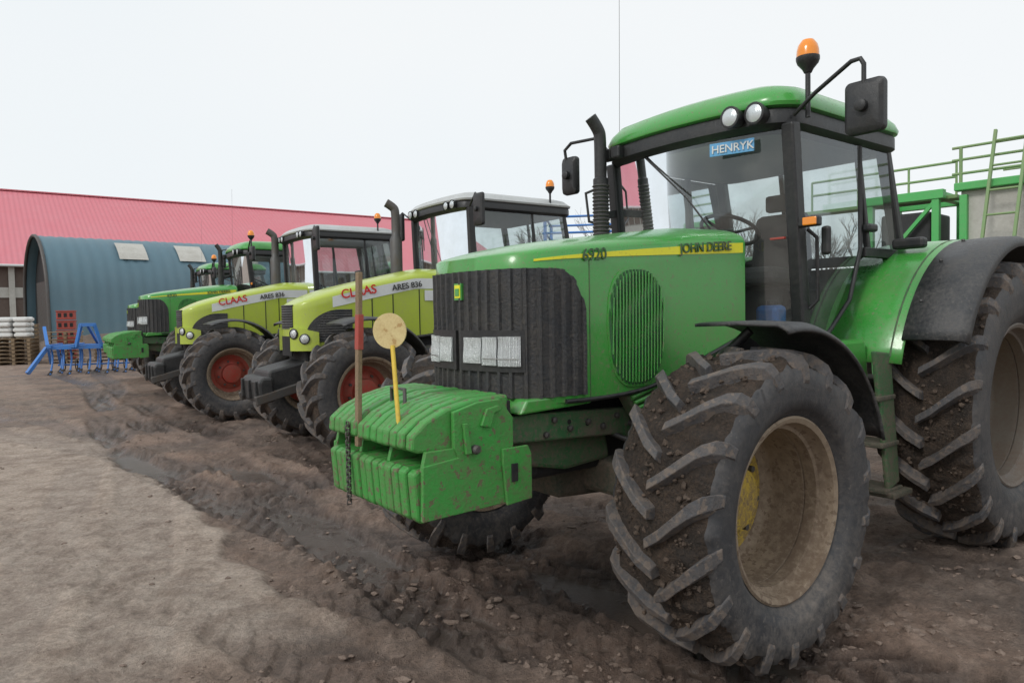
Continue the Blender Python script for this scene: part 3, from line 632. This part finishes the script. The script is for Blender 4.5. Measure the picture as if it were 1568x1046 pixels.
trk(-4.2,7.6,120,.22,.04,.03); trk(-3.4,5.2,112,.2,.016,.016); trk(2.6,3.4,48,.24,.035,.032); trk(-6.5,9.5,150,.24,.045,.03); trk(-2.6,3.4,100,.2,.012,.018)
def dryness(x,y):
    p=Vector((x,y))-Bp; q=p.dot(Bn); l=p.dot(Bd)
    w=noise.noise(Vector((x*1.3,y*1.3,5)))*.22+noise.noise(Vector((x*5,y*5,2)))*.06
    d=1-sstep(-.08,.02,q+w)
    near=sstep(-1.3,-.1,l+noise.noise(Vector((x*.9,y*.9,8)))*.5)
    d2=1-sstep(-1.3,-.2,q+w*2)
    far=1-sstep(7.5,10.5,y+noise.noise(Vector((x*.5,y*.5,3)))*2)
    return max(d*near,d2*.85)*(.2+.8*far)
LEV=-.060
def gh(x,y,r):
    dr=dryness(x,y) if r<30 else .15
    v=Vector((x,y,0))
    low=noise.noise(v*.55)
    h=.022*low+.014*noise.noise(v*1.7+Vector((3,1,0)))
    k=1-.66*dr
    fade=1 if r<14 else max(0,1-(r-14)/12)
    wet=0;moist=0
    if fade>0:
        n1=noise.noise(v*4.1); n2=noise.noise(v*10); n3=noise.noise(v*24+Vector((0,0,3)))
        n0=noise.noise(v*.8+Vector((7,7,1)))
        amp=.8+1.2*max(0,n0+.2)
        rid=(1-abs(noise.noise(v*6+Vector((2,5,1))))*2.2)
        th=0; inm=0
        for px,py,dx,dy,hw,dep,trd in TR:
            ax=x-px; ay=y-py; l=ax*dx+ay*dy; c=-ax*dy+ay*dx+.16*math.sin(l*.55+px)+.02*n1
            ac=abs(c)
            if ac<hw*1.8:
                a_=sstep(-.35,.1,noise.noise(Vector((l*.45,px*3,py))))
                m=(1-sstep(hw*.85,hw*1.03,ac))*(.25+.75*a_)
                inm=max(inm,m)
                th+=(-dep*m+ dep*.7*a_*(.5+.6*n2)*math.exp(-((ac-hw*1.22)/(hw*.22))**2))
                if trd and m>0:
                    ph=(l+ac*.9+(.09 if c>0 else 0))/.18
                    s=math.sin(2*math.pi*ph+n1*.8)
                    th+=trd*m*sstep(-.05,.35,s)*(.55+.8*abs(noise.noise(v*1.1+Vector((9,0,0)))))
        h+=k*th
        h+=k*fade*amp*(1-.6*inm)*(.015*n1+.015*n2+.012*n3+.024*max(0,rid)*max(0,n1+.3))
        if dr<.5 and h<LEV:
            h=LEV+(h-LEV)*.03
        wet=(1-sstep(LEV-.0,LEV+.004,h))*(1-dr)*.8
        moist=max((1-sstep(-.045,.005,h-.006*n3))*(1-.8*dr)*sstep(-.45,.15,n0), inm*.55*(1-.6*dr))
    h+=.034*dr*sstep(0,.3,dr)
    return h,dr,wet,moist
angs=[]
a=-180.
while a<180:
    angs.append(a)
    aa=abs(a)
    a+= .19 if aa<42 else (1.0 if aa<70 else 5)
radii=[.05,.5,1.0]
r=1.25
while r<2500:
    radii.append(r); r*=1.0072 if r<9 else (1.013 if r<30 else 1.12)
V=[];F=[];C=[]
na=len(angs)
for r in radii:
    for a in angs:
        x=r*math.sin(R_(a)); y=r*math.cos(R_(a))
        h,dr,wet,moist=gh(x,y,r)
        if r>60: h=0
        V.append((x,y,h)); C+= [dr,wet,moist,1]
for i in range(len(radii)-1):
    for j in range(na):
        j2=(j+1)%na
        F.append((i*na+j,i*na+j2,(i+1)*na+j2,(i+1)*na+j))
F.append(tuple(range(na-1,-1,-1)))
m,nt,N,L=newmat('muddy_ground')
o=N.new('ShaderNodeOutputMaterial'); b=N.new('ShaderNodeBsdfPrincipled'); L.new(b.outputs[0],o.inputs[0])
at=N.new('ShaderNodeAttribute'); at.attribute_name='mask'; sp=N.new('ShaderNodeSeparateColor'); L.new(at.outputs['Color'],sp.inputs[0])
g=N.new('ShaderNodeNewGeometry')
def nz(sc,det=8,ro=.6):
    n=N.new('ShaderNodeTexNoise'); n.inputs['Scale'].default_value=sc; n.inputs['Detail'].default_value=det; n.inputs['Roughness'].default_value=ro; L.new(g.outputs['Position'],n.inputs['Vector']); return n
def ramp(src,stops):
    r=N.new('ShaderNodeValToRGB'); L.new(src,r.inputs[0])
    e=r.color_ramp.elements
    e[0].position=stops[0][0]; e[0].color=c4(stops[0][1]); e[1].position=stops[-1][0]; e[1].color=c4(stops[-1][1])
    for p,c in stops[1:-1]:
        q=e.new(p); q.color=c4(c)
    return r
nA=nz(.9); nB=nz(5,10,.7); nC=nz(34,7,.75); nD=nz(140,3,.6)
mud=ramp(nB.outputs[0],[(.36,(.125,.09,.070)),(.5,(.225,.165,.130)),(.63,(.36,.28,.228))])
mud2=ramp(nA.outputs[0],[(.40,(.15,.112,.09)),(.60,(.36,.24,.178))])
mm=N.new('ShaderNodeMixRGB'); mm.inputs[0].default_value=.5; L.new(mud.outputs[0],mm.inputs[1]); L.new(mud2.outputs[0],mm.inputs[2])
dry=ramp(nB.outputs[0],[(.34,(.31,.235,.185)),(.5,(.47,.375,.305)),(.66,(.58,.48,.40))])
mix=N.new('ShaderNodeMixRGB'); L.new(sp.outputs[0],mix.inputs[0]); L.new(mm.outputs[0],mix.inputs[1]); L.new(dry.outputs[0],mix.inputs[2])
ms=N.new('ShaderNodeMixRGB'); ms.blend_type='MULTIPLY'; L.new(sp.outputs[2],ms.inputs[0]); L.new(mix.outputs[0],ms.inputs[1]); ms.inputs[2].default_value=(.40,.39,.40,1)
ov=N.new('ShaderNodeMixRGB'); ov.blend_type='OVERLAY'; ov.inputs[0].default_value=.95; L.new(ms.outputs[0],ov.inputs[1]); L.new(nC.outputs[0],ov.inputs[2])
wm=N.new('ShaderNodeMixRGB'); L.new(sp.outputs[1],wm.inputs[0]); L.new(ov.outputs[0],wm.inputs[1]); wm.inputs[2].default_value=(.07,.055,.045,1)
L.new(wm.outputs[0],b.inputs['Base Color'])
wr=ramp(sp.outputs[2],[(.0,(.9,.9,.9)),(.5,(.55,.55,.55)),(1.,(.34,.34,.34))])
rm=N.new('ShaderNodeMixRGB'); L.new(sp.outputs[1],rm.inputs[0]); L.new(wr.outputs[0],rm.inputs[1]); rm.inputs[2].default_value=(.24,.24,.24,1)
L.new(rm.outputs[0],b.inputs['Roughness'])
ad0=N.new('ShaderNodeMath'); ad0.operation='MULTIPLY'; ad0.inputs[1].default_value=.4; L.new(nD.outputs[0],ad0.inputs[0])
ad=N.new('ShaderNodeMath'); ad.operation='ADD'; L.new(nC.outputs[0],ad.inputs[0]); L.new(ad0.outputs[0],ad.inputs[1])
bp=N.new('ShaderNodeBump'); bp.inputs['Distance'].default_value=.04; L.new(ad.outputs[0],bp.inputs['Height'])
st=N.new('ShaderNodeMapRange'); st.inputs[3].default_value=.95; st.inputs[4].default_value=.12; L.new(sp.outputs[1],st.inputs[0]); L.new(st.outputs[0],bp.inputs['Strength'])
L.new(bp.outputs[0],b.inputs['Normal'])
gr=mk('ground',V,F,m,smooth=True,recalc=False,ang=180)
ca=gr.data.color_attributes.new('mask','FLOAT_COLOR','POINT'); ca.data.foreach_set('color',C)
V=[];F=[]
cnt=0
while cnt<8500:
    rr_=1.6*(12/1.6)**random.random(); a=R_(random.uniform(-46,46)); x=rr_*math.sin(a); y=rr_*math.cos(a)
    q0=noise.noise(Vector((x*1.6,y*1.6,4)))+.5*noise.noise(Vector((x*5,y*5,9)))
    if q0<random.uniform(-.25,.35): continue
    h,dr,wet,moist=gh(x,y,rr_)
    if dr>.5 and random.random()<.90: continue
    if wet>.5: continue
    s=.003+.026*random.random()**4.5
    b0=len(V); rz=random.random()*6; sx=random.uniform(.7,1.6)
    for q in ICO:
        k=s*random.uniform(.6,1.3)
        V.append((x+k*sx*(q[0]*math.cos(rz)-q[1]*math.sin(rz)),y+k*(q[0]*math.sin(rz)+q[1]*math.cos(rz)),h+k*q[2]*.6))
    for f in ICF: F.append(tuple(b0+i for i in f))
    cnt+=1
mk('mud_clods',V,F,'clod')
# ------------------------------------------------------------------ barn
def corr(name,col,axis,period,rough=.5,dcol=(.4,.3,.3),dirt=.18):
    mt=paint(name,col,rough,0,dirt,dcol,0,.25,0)
    nt=mt.node_tree; N=nt.nodes; L=nt.links
    w=N.new('ShaderNodeTexWave'); w.bands_direction=axis; w.inputs['Scale'].default_value=1/period*.3142
    tc=N.new('ShaderNodeTexCoord'); L.new(tc.outputs['Object'],w.inputs[0])
    bpp=N.new('ShaderNodeBump'); bpp.inputs['Distance'].default_value=.05; bpp.inputs['Strength'].default_value=.5; L.new(w.outputs[0],bpp.inputs['Height'])
    L.new(bpp.outputs[0],[n for n in N if n.type=='BSDF_PRINCIPLED'][0].inputs['Normal'])
    return mt
M['redroof']=corr('red_sheet_roof',(.60,.17,.205),'X',.35,.6,(.60,.30,.33),.35)
M['bluearch']=corr('blue_grey_sheet',(.095,.175,.22),'X',.6,.5,(.2,.25,.27))
barn=empty('barn',(-42.8,60,0),math.atan2(.6,.8))
xa,xb=-30,44; hy=13.6
mk('roof',[(xa-.6,-hy-.6,5.45),(xb+.6,-hy-.6,5.45),(xb+.6,0,12.6),(xa-.6,0,12.6),(xb+.6,hy+.6,5.45),(xa-.6,hy+.6,5.45)],[(0,1,2,3),(3,2,4,5)],'redroof',barn)
mk('walls',[(xa,-hy,0),(xb,-hy,0),(xb,-hy,5.65),(xa,-hy,5.65),(xa,hy,0),(xb,hy,0),(xb,hy,5.65),(xa,hy,5.65),(xa,0,12.4),(xb,0,12.4)],[(0,1,2,3),(4,5,6,7),(0,3,8,7,4),(1,2,9,6,5)],'brown',barn)
box('plinth',((xa+xb)/2,-hy-.06,.6),(xb-xa,.14,1.2),'concrete',barn,0)
box('light_band',((xa+xb)/2,-hy-.06,3.6),(xb-xa,.10,.7),'concrete',barn,0)
box('ridge_cap',((xa+xb)/2,0,12.62),(xb-xa+1.2,.6,.10),'redroof',barn,0)
for i in range(14):
    xx=xa+3+i*5
    box('window',(xx,-hy-.1,2.3),(2.4,.10,1.4),'dark',barn,0)
    box('window_frame',(xx,-hy-.14,3.05),(2.6,.10,.12),'white',barn,0)
    box('wall_post',(xx+2.5,-hy-.12,2.7),(.35,.2,5.3),'concrete',barn,0)
tube('gutter',[(xa-.6,-hy-.68,5.42),(xb+.6,-hy-.68,5.42)],.09,'white',barn)
hg=empty('arched_hangar',(-26.4,40,0),R_(42))
Lh=15; V=[];F=[]; pr=[(-3.7,0),(-3.65,1.4),(-3.5,2.7)]+[(-3.5*math.cos(R_(q)),2.7+3.6*math.sin(R_(q))) for q in range(10,171,10)]+[(3.5,2.7),(3.65,1.4),(3.7,0)]
ns=61; n=len(pr)
for i in range(ns+1):
    rb=.05*(i%2); x=Lh*i/ns
    for (y,z) in pr: V.append((x,y*(1+rb*.2),z*(1+rb*.15)))
for i in range(ns):
    for j in range(n-1): F.append((i*n+j,i*n+j+1,(i+1)*n+j+1,(i+1)*n+j))
mk('shell',V,F,'bluearch',hg,smooth=True)
mk('back_wall',[(Lh-.3,y,z) for y,z in pr],[tuple(range(n))],'dark',hg)
mk('end_wall',[(.5,y*.985,z*.985) for y,z in pr],[tuple(range(n))],'dark',hg)
tube('end_rim',[(-.02,y*1.01,z*1.005) for y,z in pr],.09,'steel',hg)
box('door',(.42,0,1.9),(.1,4.2,3.8),'steel',hg,0)
for x0 in(3.6,6.8,10.0):
    V=[];F=[]
    for q in(38,46,54,62):
        for xx in(x0,x0+1.5): V.append((xx,-3.62*math.cos(R_(q)),2.7+3.72*math.sin(R_(q))))
    for k in range(3): F.append((2*k,2*k+1,2*k+3,2*k+2))
    mk('skylight',V,F,'concrete',hg)
hp=[];F=[]
nx,ny=60,12
for i in range(nx+1):
    for j in range(ny+1):
        u=i/nx; v=j/ny*2-1
        x=-24+14*u; y=33.0+ (x+20)*.25 + v*2.2
        e=(1-v*v)*min(1,u*6,(1-u)*6)
        z=1.15*e*(.75+.5*noise.noise(Vector((x*.4,y*.5,0))))+.25*e*noise.noise(Vector((x*1.8,y*1.8,1)))-.05
        hp.append((x,y,z))
for i in range(nx):
    for j in range(ny):
        o_=i*(ny+1)+j; F.append((o_,o_+1,o_+ny+2,o_+ny+1))
mk('soil_heap',hp,F,'soil',smooth=True,ang=180)
def pallet(root,x,y,z):
    for k in(-.5,0,.5): box('pallet_runner',(x+k*1.0,y,z+.05),(.1,.9,.09),'wood',root,.004)
    for k in range(6): box('pallet_board',(x,y-.4+k*.16,z+.11),(1.2,.11,.022),'wood',root,.003)
ps=empty('pallet_stack',(-18.3,26.6,0),R_(15))
for k in range(7): pallet(ps,0,0,k*.14)
for i in range(4):
    for j in range(4):
        s_=slab('sack',rrect(-.24,.24,.18,.08),[(.06,0),(0,.06),(0,.13),(.06,.19)],'sack',ps)
        s_.location=(-.30+.52*(j%2)+random.uniform(-.03,.03),-.2+.38*(j//2)+random.uniform(-.03,.03),.99+.19*i); s_.rotation_euler=(0,0,random.uniform(-.08,.08))
ps=empty('pallet_stack',(-16.9,27.2,0),R_(30))
for k in range(8): pallet(ps,0,0,k*.15)
for k in range(10): pallet(ps,-1.5,1.6,k*.15)
for k in range(5): pallet(ps,1.5,.8,k*.15)
for k in range(11): pallet(ps,-1.9,3.4,k*.15)
rc=empty('red_crate',(-18.2,29.4,0),R_(25),.8)
for k in range(5):
    box('crate_body',(0,0,.25+.5*k),(.80,.7,.42),'redp',rc,.03)
    box('crate_rim',(0,0,.475+.5*k),(.86,.76,.05),'redp',rc,.01)
    for q in(-.25,0,.25): box('crate_slot',(q,-.355,.27+.5*k),(.14,.02,.2),'dark',rc,.005)
cu=empty('cultivator',(-12.7,21.8,0),R_(20),.84)
for y in(-.7,0,.7): beam('frame_bar',(-1.3,y,.95),(1.3,y,.95),.14,.14,'blue',cu)
for x in(-1.2,-.5,.5,1.2): beam('frame_cross',(x,-.85,1.0),(x,.85,1.0),.12,.12,'blue',cu)
for s in(-.4,.4): beam('headstock_arm',(s,-.8,.95),(s*.5,-.9,1.75),.10,.10,'blue',cu)
beam('headstock_top',(-.25,-.9,1.72),(.25,-.9,1.72),.1,.12,'blue',cu); beam('headstock_brace',(0,-.9,1.7),(0,.7,1.05),.08,.08,'blue',cu)
for y in(-.7,0,.7):
    for k in range(5):
        x=-1.2+k*.58+(.2 if y==0 else 0)
        tube('tine',[(x,y,.95),(x,y+.25,.85),(x,y+.28,.5),(x,y+.05,.2),(x,y-.12,.02)],.032,'blue',cu,smooth=True)
        prism('tine_share',[(-.12,0),(.0,.16),(.06,.14),(.0,.0)],-.06,.06,'steel',cu,.004).location=(x,y-.05,.0)
for x in(-1.3,1.3):
    beam('side_wing',(x,-.6,1.0),(x*1.2,.2,1.65),.10,.10,'blue',cu); beam('side_wing_leg',(x*1.2,.2,1.65),(x*1.25,1.2,.3),.08,.08,'blue',cu)
    beam('depth_arm',(x,-.7,.95),(x*1.35,-1.3,.12),.12,.12,'blue',cu)
for k in range(7): lathe('roller_ring',[(-.02,.20),(0,.24),(.02,.20)],'steel',cu,20,'x',(-1.2+k*.4,1.2,.24))
beam('roller_axle',(-1.4,1.2,.24),(1.4,1.2,.24),.06,.06,'blue',cu)
for x in(-1.3,1.3): beam('roller_arm',(x,.7,.95),(x,1.2,.24),.08,.08,'blue',cu)
gt=empty('grain_trailer',(5.92,9.49,0),math.atan2(-1,.89))
Lt=5.2
prism('body',[(0,1.15),(0,3.06),(Lt,3.06),(Lt,1.15)],0,2.4,'concrete',gt,.02)
for k in range(8):
    box('body_rib',(.05+k*Lt/7.1,-.04,2.07),(.09,.08,1.85),'white' if k else 'frame',gt,.01)
box('top_rail_beam',(Lt/2,-.03,3.10),(Lt+.1,.16,.10),'frame',gt,.01)
box('mid_beam',(Lt/2,-.03,2.2),(Lt,.08,.06),'white',gt,.01)
box('chassis',(Lt/2,1.2,1.0),(Lt+.6,1.0,.22),'frame',gt,.02)
for k in range(8): tube('guard_post',[(.0+k*Lt/7,0,3.1),(.0+k*Lt/7,0,3.62)],.022,'railold',gt)
for z in(3.28,3.46,3.62): tube('guard_rail',[(-.1,0,z),(Lt,0,z)],.018,'railold',gt)
for z in(3.4,3.62): tube('guard_rail',[(-.1,2.3,z),(Lt,2.3,z)],.018,'railold',gt)
for s in(0,.34):
    beam('ladder_rail',(.28+s,-.42,1.6),(.42+s,-.12,3.75),.05,.035,'railold',gt)
for k in range(7):
    z=1.75+k*.31; q=(z-1.6)/2.15
    tube('ladder_rung',[(.28+.14*q,-.42+.3*q,z),(.62+.14*q,-.42+.3*q,z)],.015,'railold',gt)
box('red_marker',(.85,-.1,3.46),(.22,.05,.10),'redp',gt,.01)
for x in(1.2,3.6):
    wheel('trailer_wheel',gt,x,.0,.5,.5,.4,.28,16,-1,'rimr','rimr',-.02,seg=32)
    wheel('trailer_wheel',gt,x,2.3,.5,.5,.4,.28,16,1,'rimr','rimr',-.02,seg=32)
im=empty('slurry_applicator',(5.30,10.2,0),math.atan2(-1,.89))
for (x,y) in((0,0),(.85,0),(0,1),(.85,1)): beam('frame_post',(x-.2,y,0),(x-.2,y,3.05),.09,.09,'frame',im)
for y in(0,1):
    beam('frame_top',(-.3,y,3.05),(.75,y,3.05),.12,.12,'frame',im); beam('frame_mid',(-.2,y,2.0),(.65,y,2.0),.08,.08,'frame',im)
for x in(-.2,.65): beam('frame_side',(x,0,3.05),(x,1,3.05),.1,.1,'frame',im)
beam('frame_brace',(-.2,0,2.0),(.65,0,2.98),.05,.05,'frame',im)
prism('black_hopper',[(-.1,2.15),(-.1,2.85),(.55,2.85),(.55,2.4),(.4,2.1)],.1,.9,'black',im,.03)
for z in(3.3,3.5): tube('guard_rail',[(-1.2,.3,z),(.8,.3,z)],.018,'railold',im)
for x in(-1.2,-.5,.2,.8): tube('guard_post',[(x,.3,3.05),(x,.3,3.5)],.016,'railold',im)
beam('platform',(-1.3,.3,3.02),(.85,.3,3.02),.3,.05,'railold',im)
sd=empty('seed_drill',(1.4,14.2,0),R_(-8))
prism('hopper',[(-.5,1.3),(-.7,2.2),(.7,2.2),(.5,1.3)],-.8,.8,'blue',sd,.03)
for x in(-.65,.65):
    for y in(-.7,.7): beam('drill_post',(x,y,0),(x,y,3.35),.06,.06,'blue',sd)
for z in(2.75,3.05,3.35):
    for y in(-.7,.7): tube('drill_rail',[(-.7,y,z),(.7,y,z)],.022,'blue',sd)
    for x in(-.65,.65): tube('drill_rail',[(x,-.7,z),(x,.7,z)],.022,'blue',sd)
box('drill_deck',(0,0,2.6),(1.4,1.5,.05),'steel',sd)
lathe('drill_wheel',[(-.12,.3),(-.12,.5),(0,.53),(.12,.5),(.12,.3)],'tyre',sd,28,'y',(0,-.95,.52))
# ------------------------------------------------------------------ bare trees (distant)
V=[];F=[]
def seg3(a,b,r1,r2):
    d=(b-a).normalized(); u=d.orthogonal(); w=d.cross(u); o_=len(V)
    for p,r in((a,r1),(b,r2)):
        for k in range(3):
            q=2.0944*k; V.append(p+(u*math.cos(q)+w*math.sin(q))*r)
    for k in range(3): F.append((o_+k,o_+(k+1)%3,o_+3+(k+1)%3,o_+3+k))
def grow(p,d,ln,r,dep):
    q=p+d*ln; seg3(p,q,r,r*.72)
    if dep==0: return
    for k in range(random.choice((2,3,3))):
        nd=(d+Vector((random.uniform(-1,1),random.uniform(-1,1),random.uniform(-.3,.7)))*.62).normalized()
        grow(q if k<2 else p.lerp(q,.6),nd,ln*random.uniform(.62,.86),r*.62,dep-1)
for i in range(10):
    xx=4+i*2.6+random.uniform(-.8,.8); yy=60+random.uniform(-4,4)
    grow(Vector((xx,yy,0)),Vector((random.uniform(-.08,.08),0,1)).normalized(),random.uniform(2.2,3.2),.16,6)
mk('bare_trees',V,F,'bark',recalc=False)
# ------------------------------------------------------------------ light and world
w=bpy.data.worlds.new('World'); scn.world=w; w.use_nodes=True
nt=w.node_tree; N=nt.nodes; L=nt.links; N.clear()
o=N.new('ShaderNodeOutputWorld'); bg=N.new('ShaderNodeBackground'); L.new(bg.outputs[0],o.inputs[0])
sk=N.new('ShaderNodeTexSky'); sk.sky_type='NISHITA'; sk.sun_disc=False; sk.sun_elevation=R_(42); sk.sun_rotation=R_(215); sk.air_density=1.0; sk.dust_density=3
tc=N.new('ShaderNodeTexCoord'); nn=N.new('ShaderNodeTexNoise'); nn.inputs['Scale'].default_value=1.0; nn.inputs['Detail'].default_value=3; L.new(tc.outputs['Generated'],nn.inputs[0])
cr=N.new('ShaderNodeValToRGB'); cr.color_ramp.elements[0].position=.3; cr.color_ramp.elements[0].color=(.84,.91,.95,1); cr.color_ramp.elements[1].position=.65; cr.color_ramp.elements[1].color=(.94,.965,.975,1); L.new(nn.outputs[0],cr.inputs[0])
sc_=N.new('ShaderNodeVectorMath'); sc_.operation='SCALE'; sc_.inputs['Scale'].default_value=10.2; L.new(cr.outputs[0],sc_.inputs[0])
mx=N.new('ShaderNodeMixRGB'); mx.inputs[0].default_value=.93; L.new(sk.outputs[0],mx.inputs[1]); L.new(sc_.outputs[0],mx.inputs[2])
L.new(mx.outputs[0],bg.inputs[0]); bg.inputs[1].default_value=.10
su=bpy.data.lights.new('sun','SUN'); su.energy=1.3; su.angle=R_(14); su.color=(1,.97,.93)
so=bpy.data.objects.new('sun',su); COL.objects.link(so)
dvec=Vector((.55,.55,-.66)).normalized()
so.rotation_euler=dvec.to_track_quat('-Z','Y').to_euler()
# ------------------------------------------------------------------ camera
cd=bpy.data.cameras.new('camera'); cam=bpy.data.objects.new('camera',cd); COL.objects.link(cam); scn.camera=cam
cd.sensor_width=36; cd.lens=25.26; cd.clip_end=6000; cd.clip_start=.05
cam.matrix_world=Matrix.Translation((0,0,1.55))@Matrix.Rotation(R_(90-2.2),4,'X')@Matrix.Rotation(R_(-1.0),4,'Z')
scn.view_settings.view_transform='Standard'; scn.view_settings.look='None'; scn.view_settings.exposure=0; scn.view_settings.gamma=1
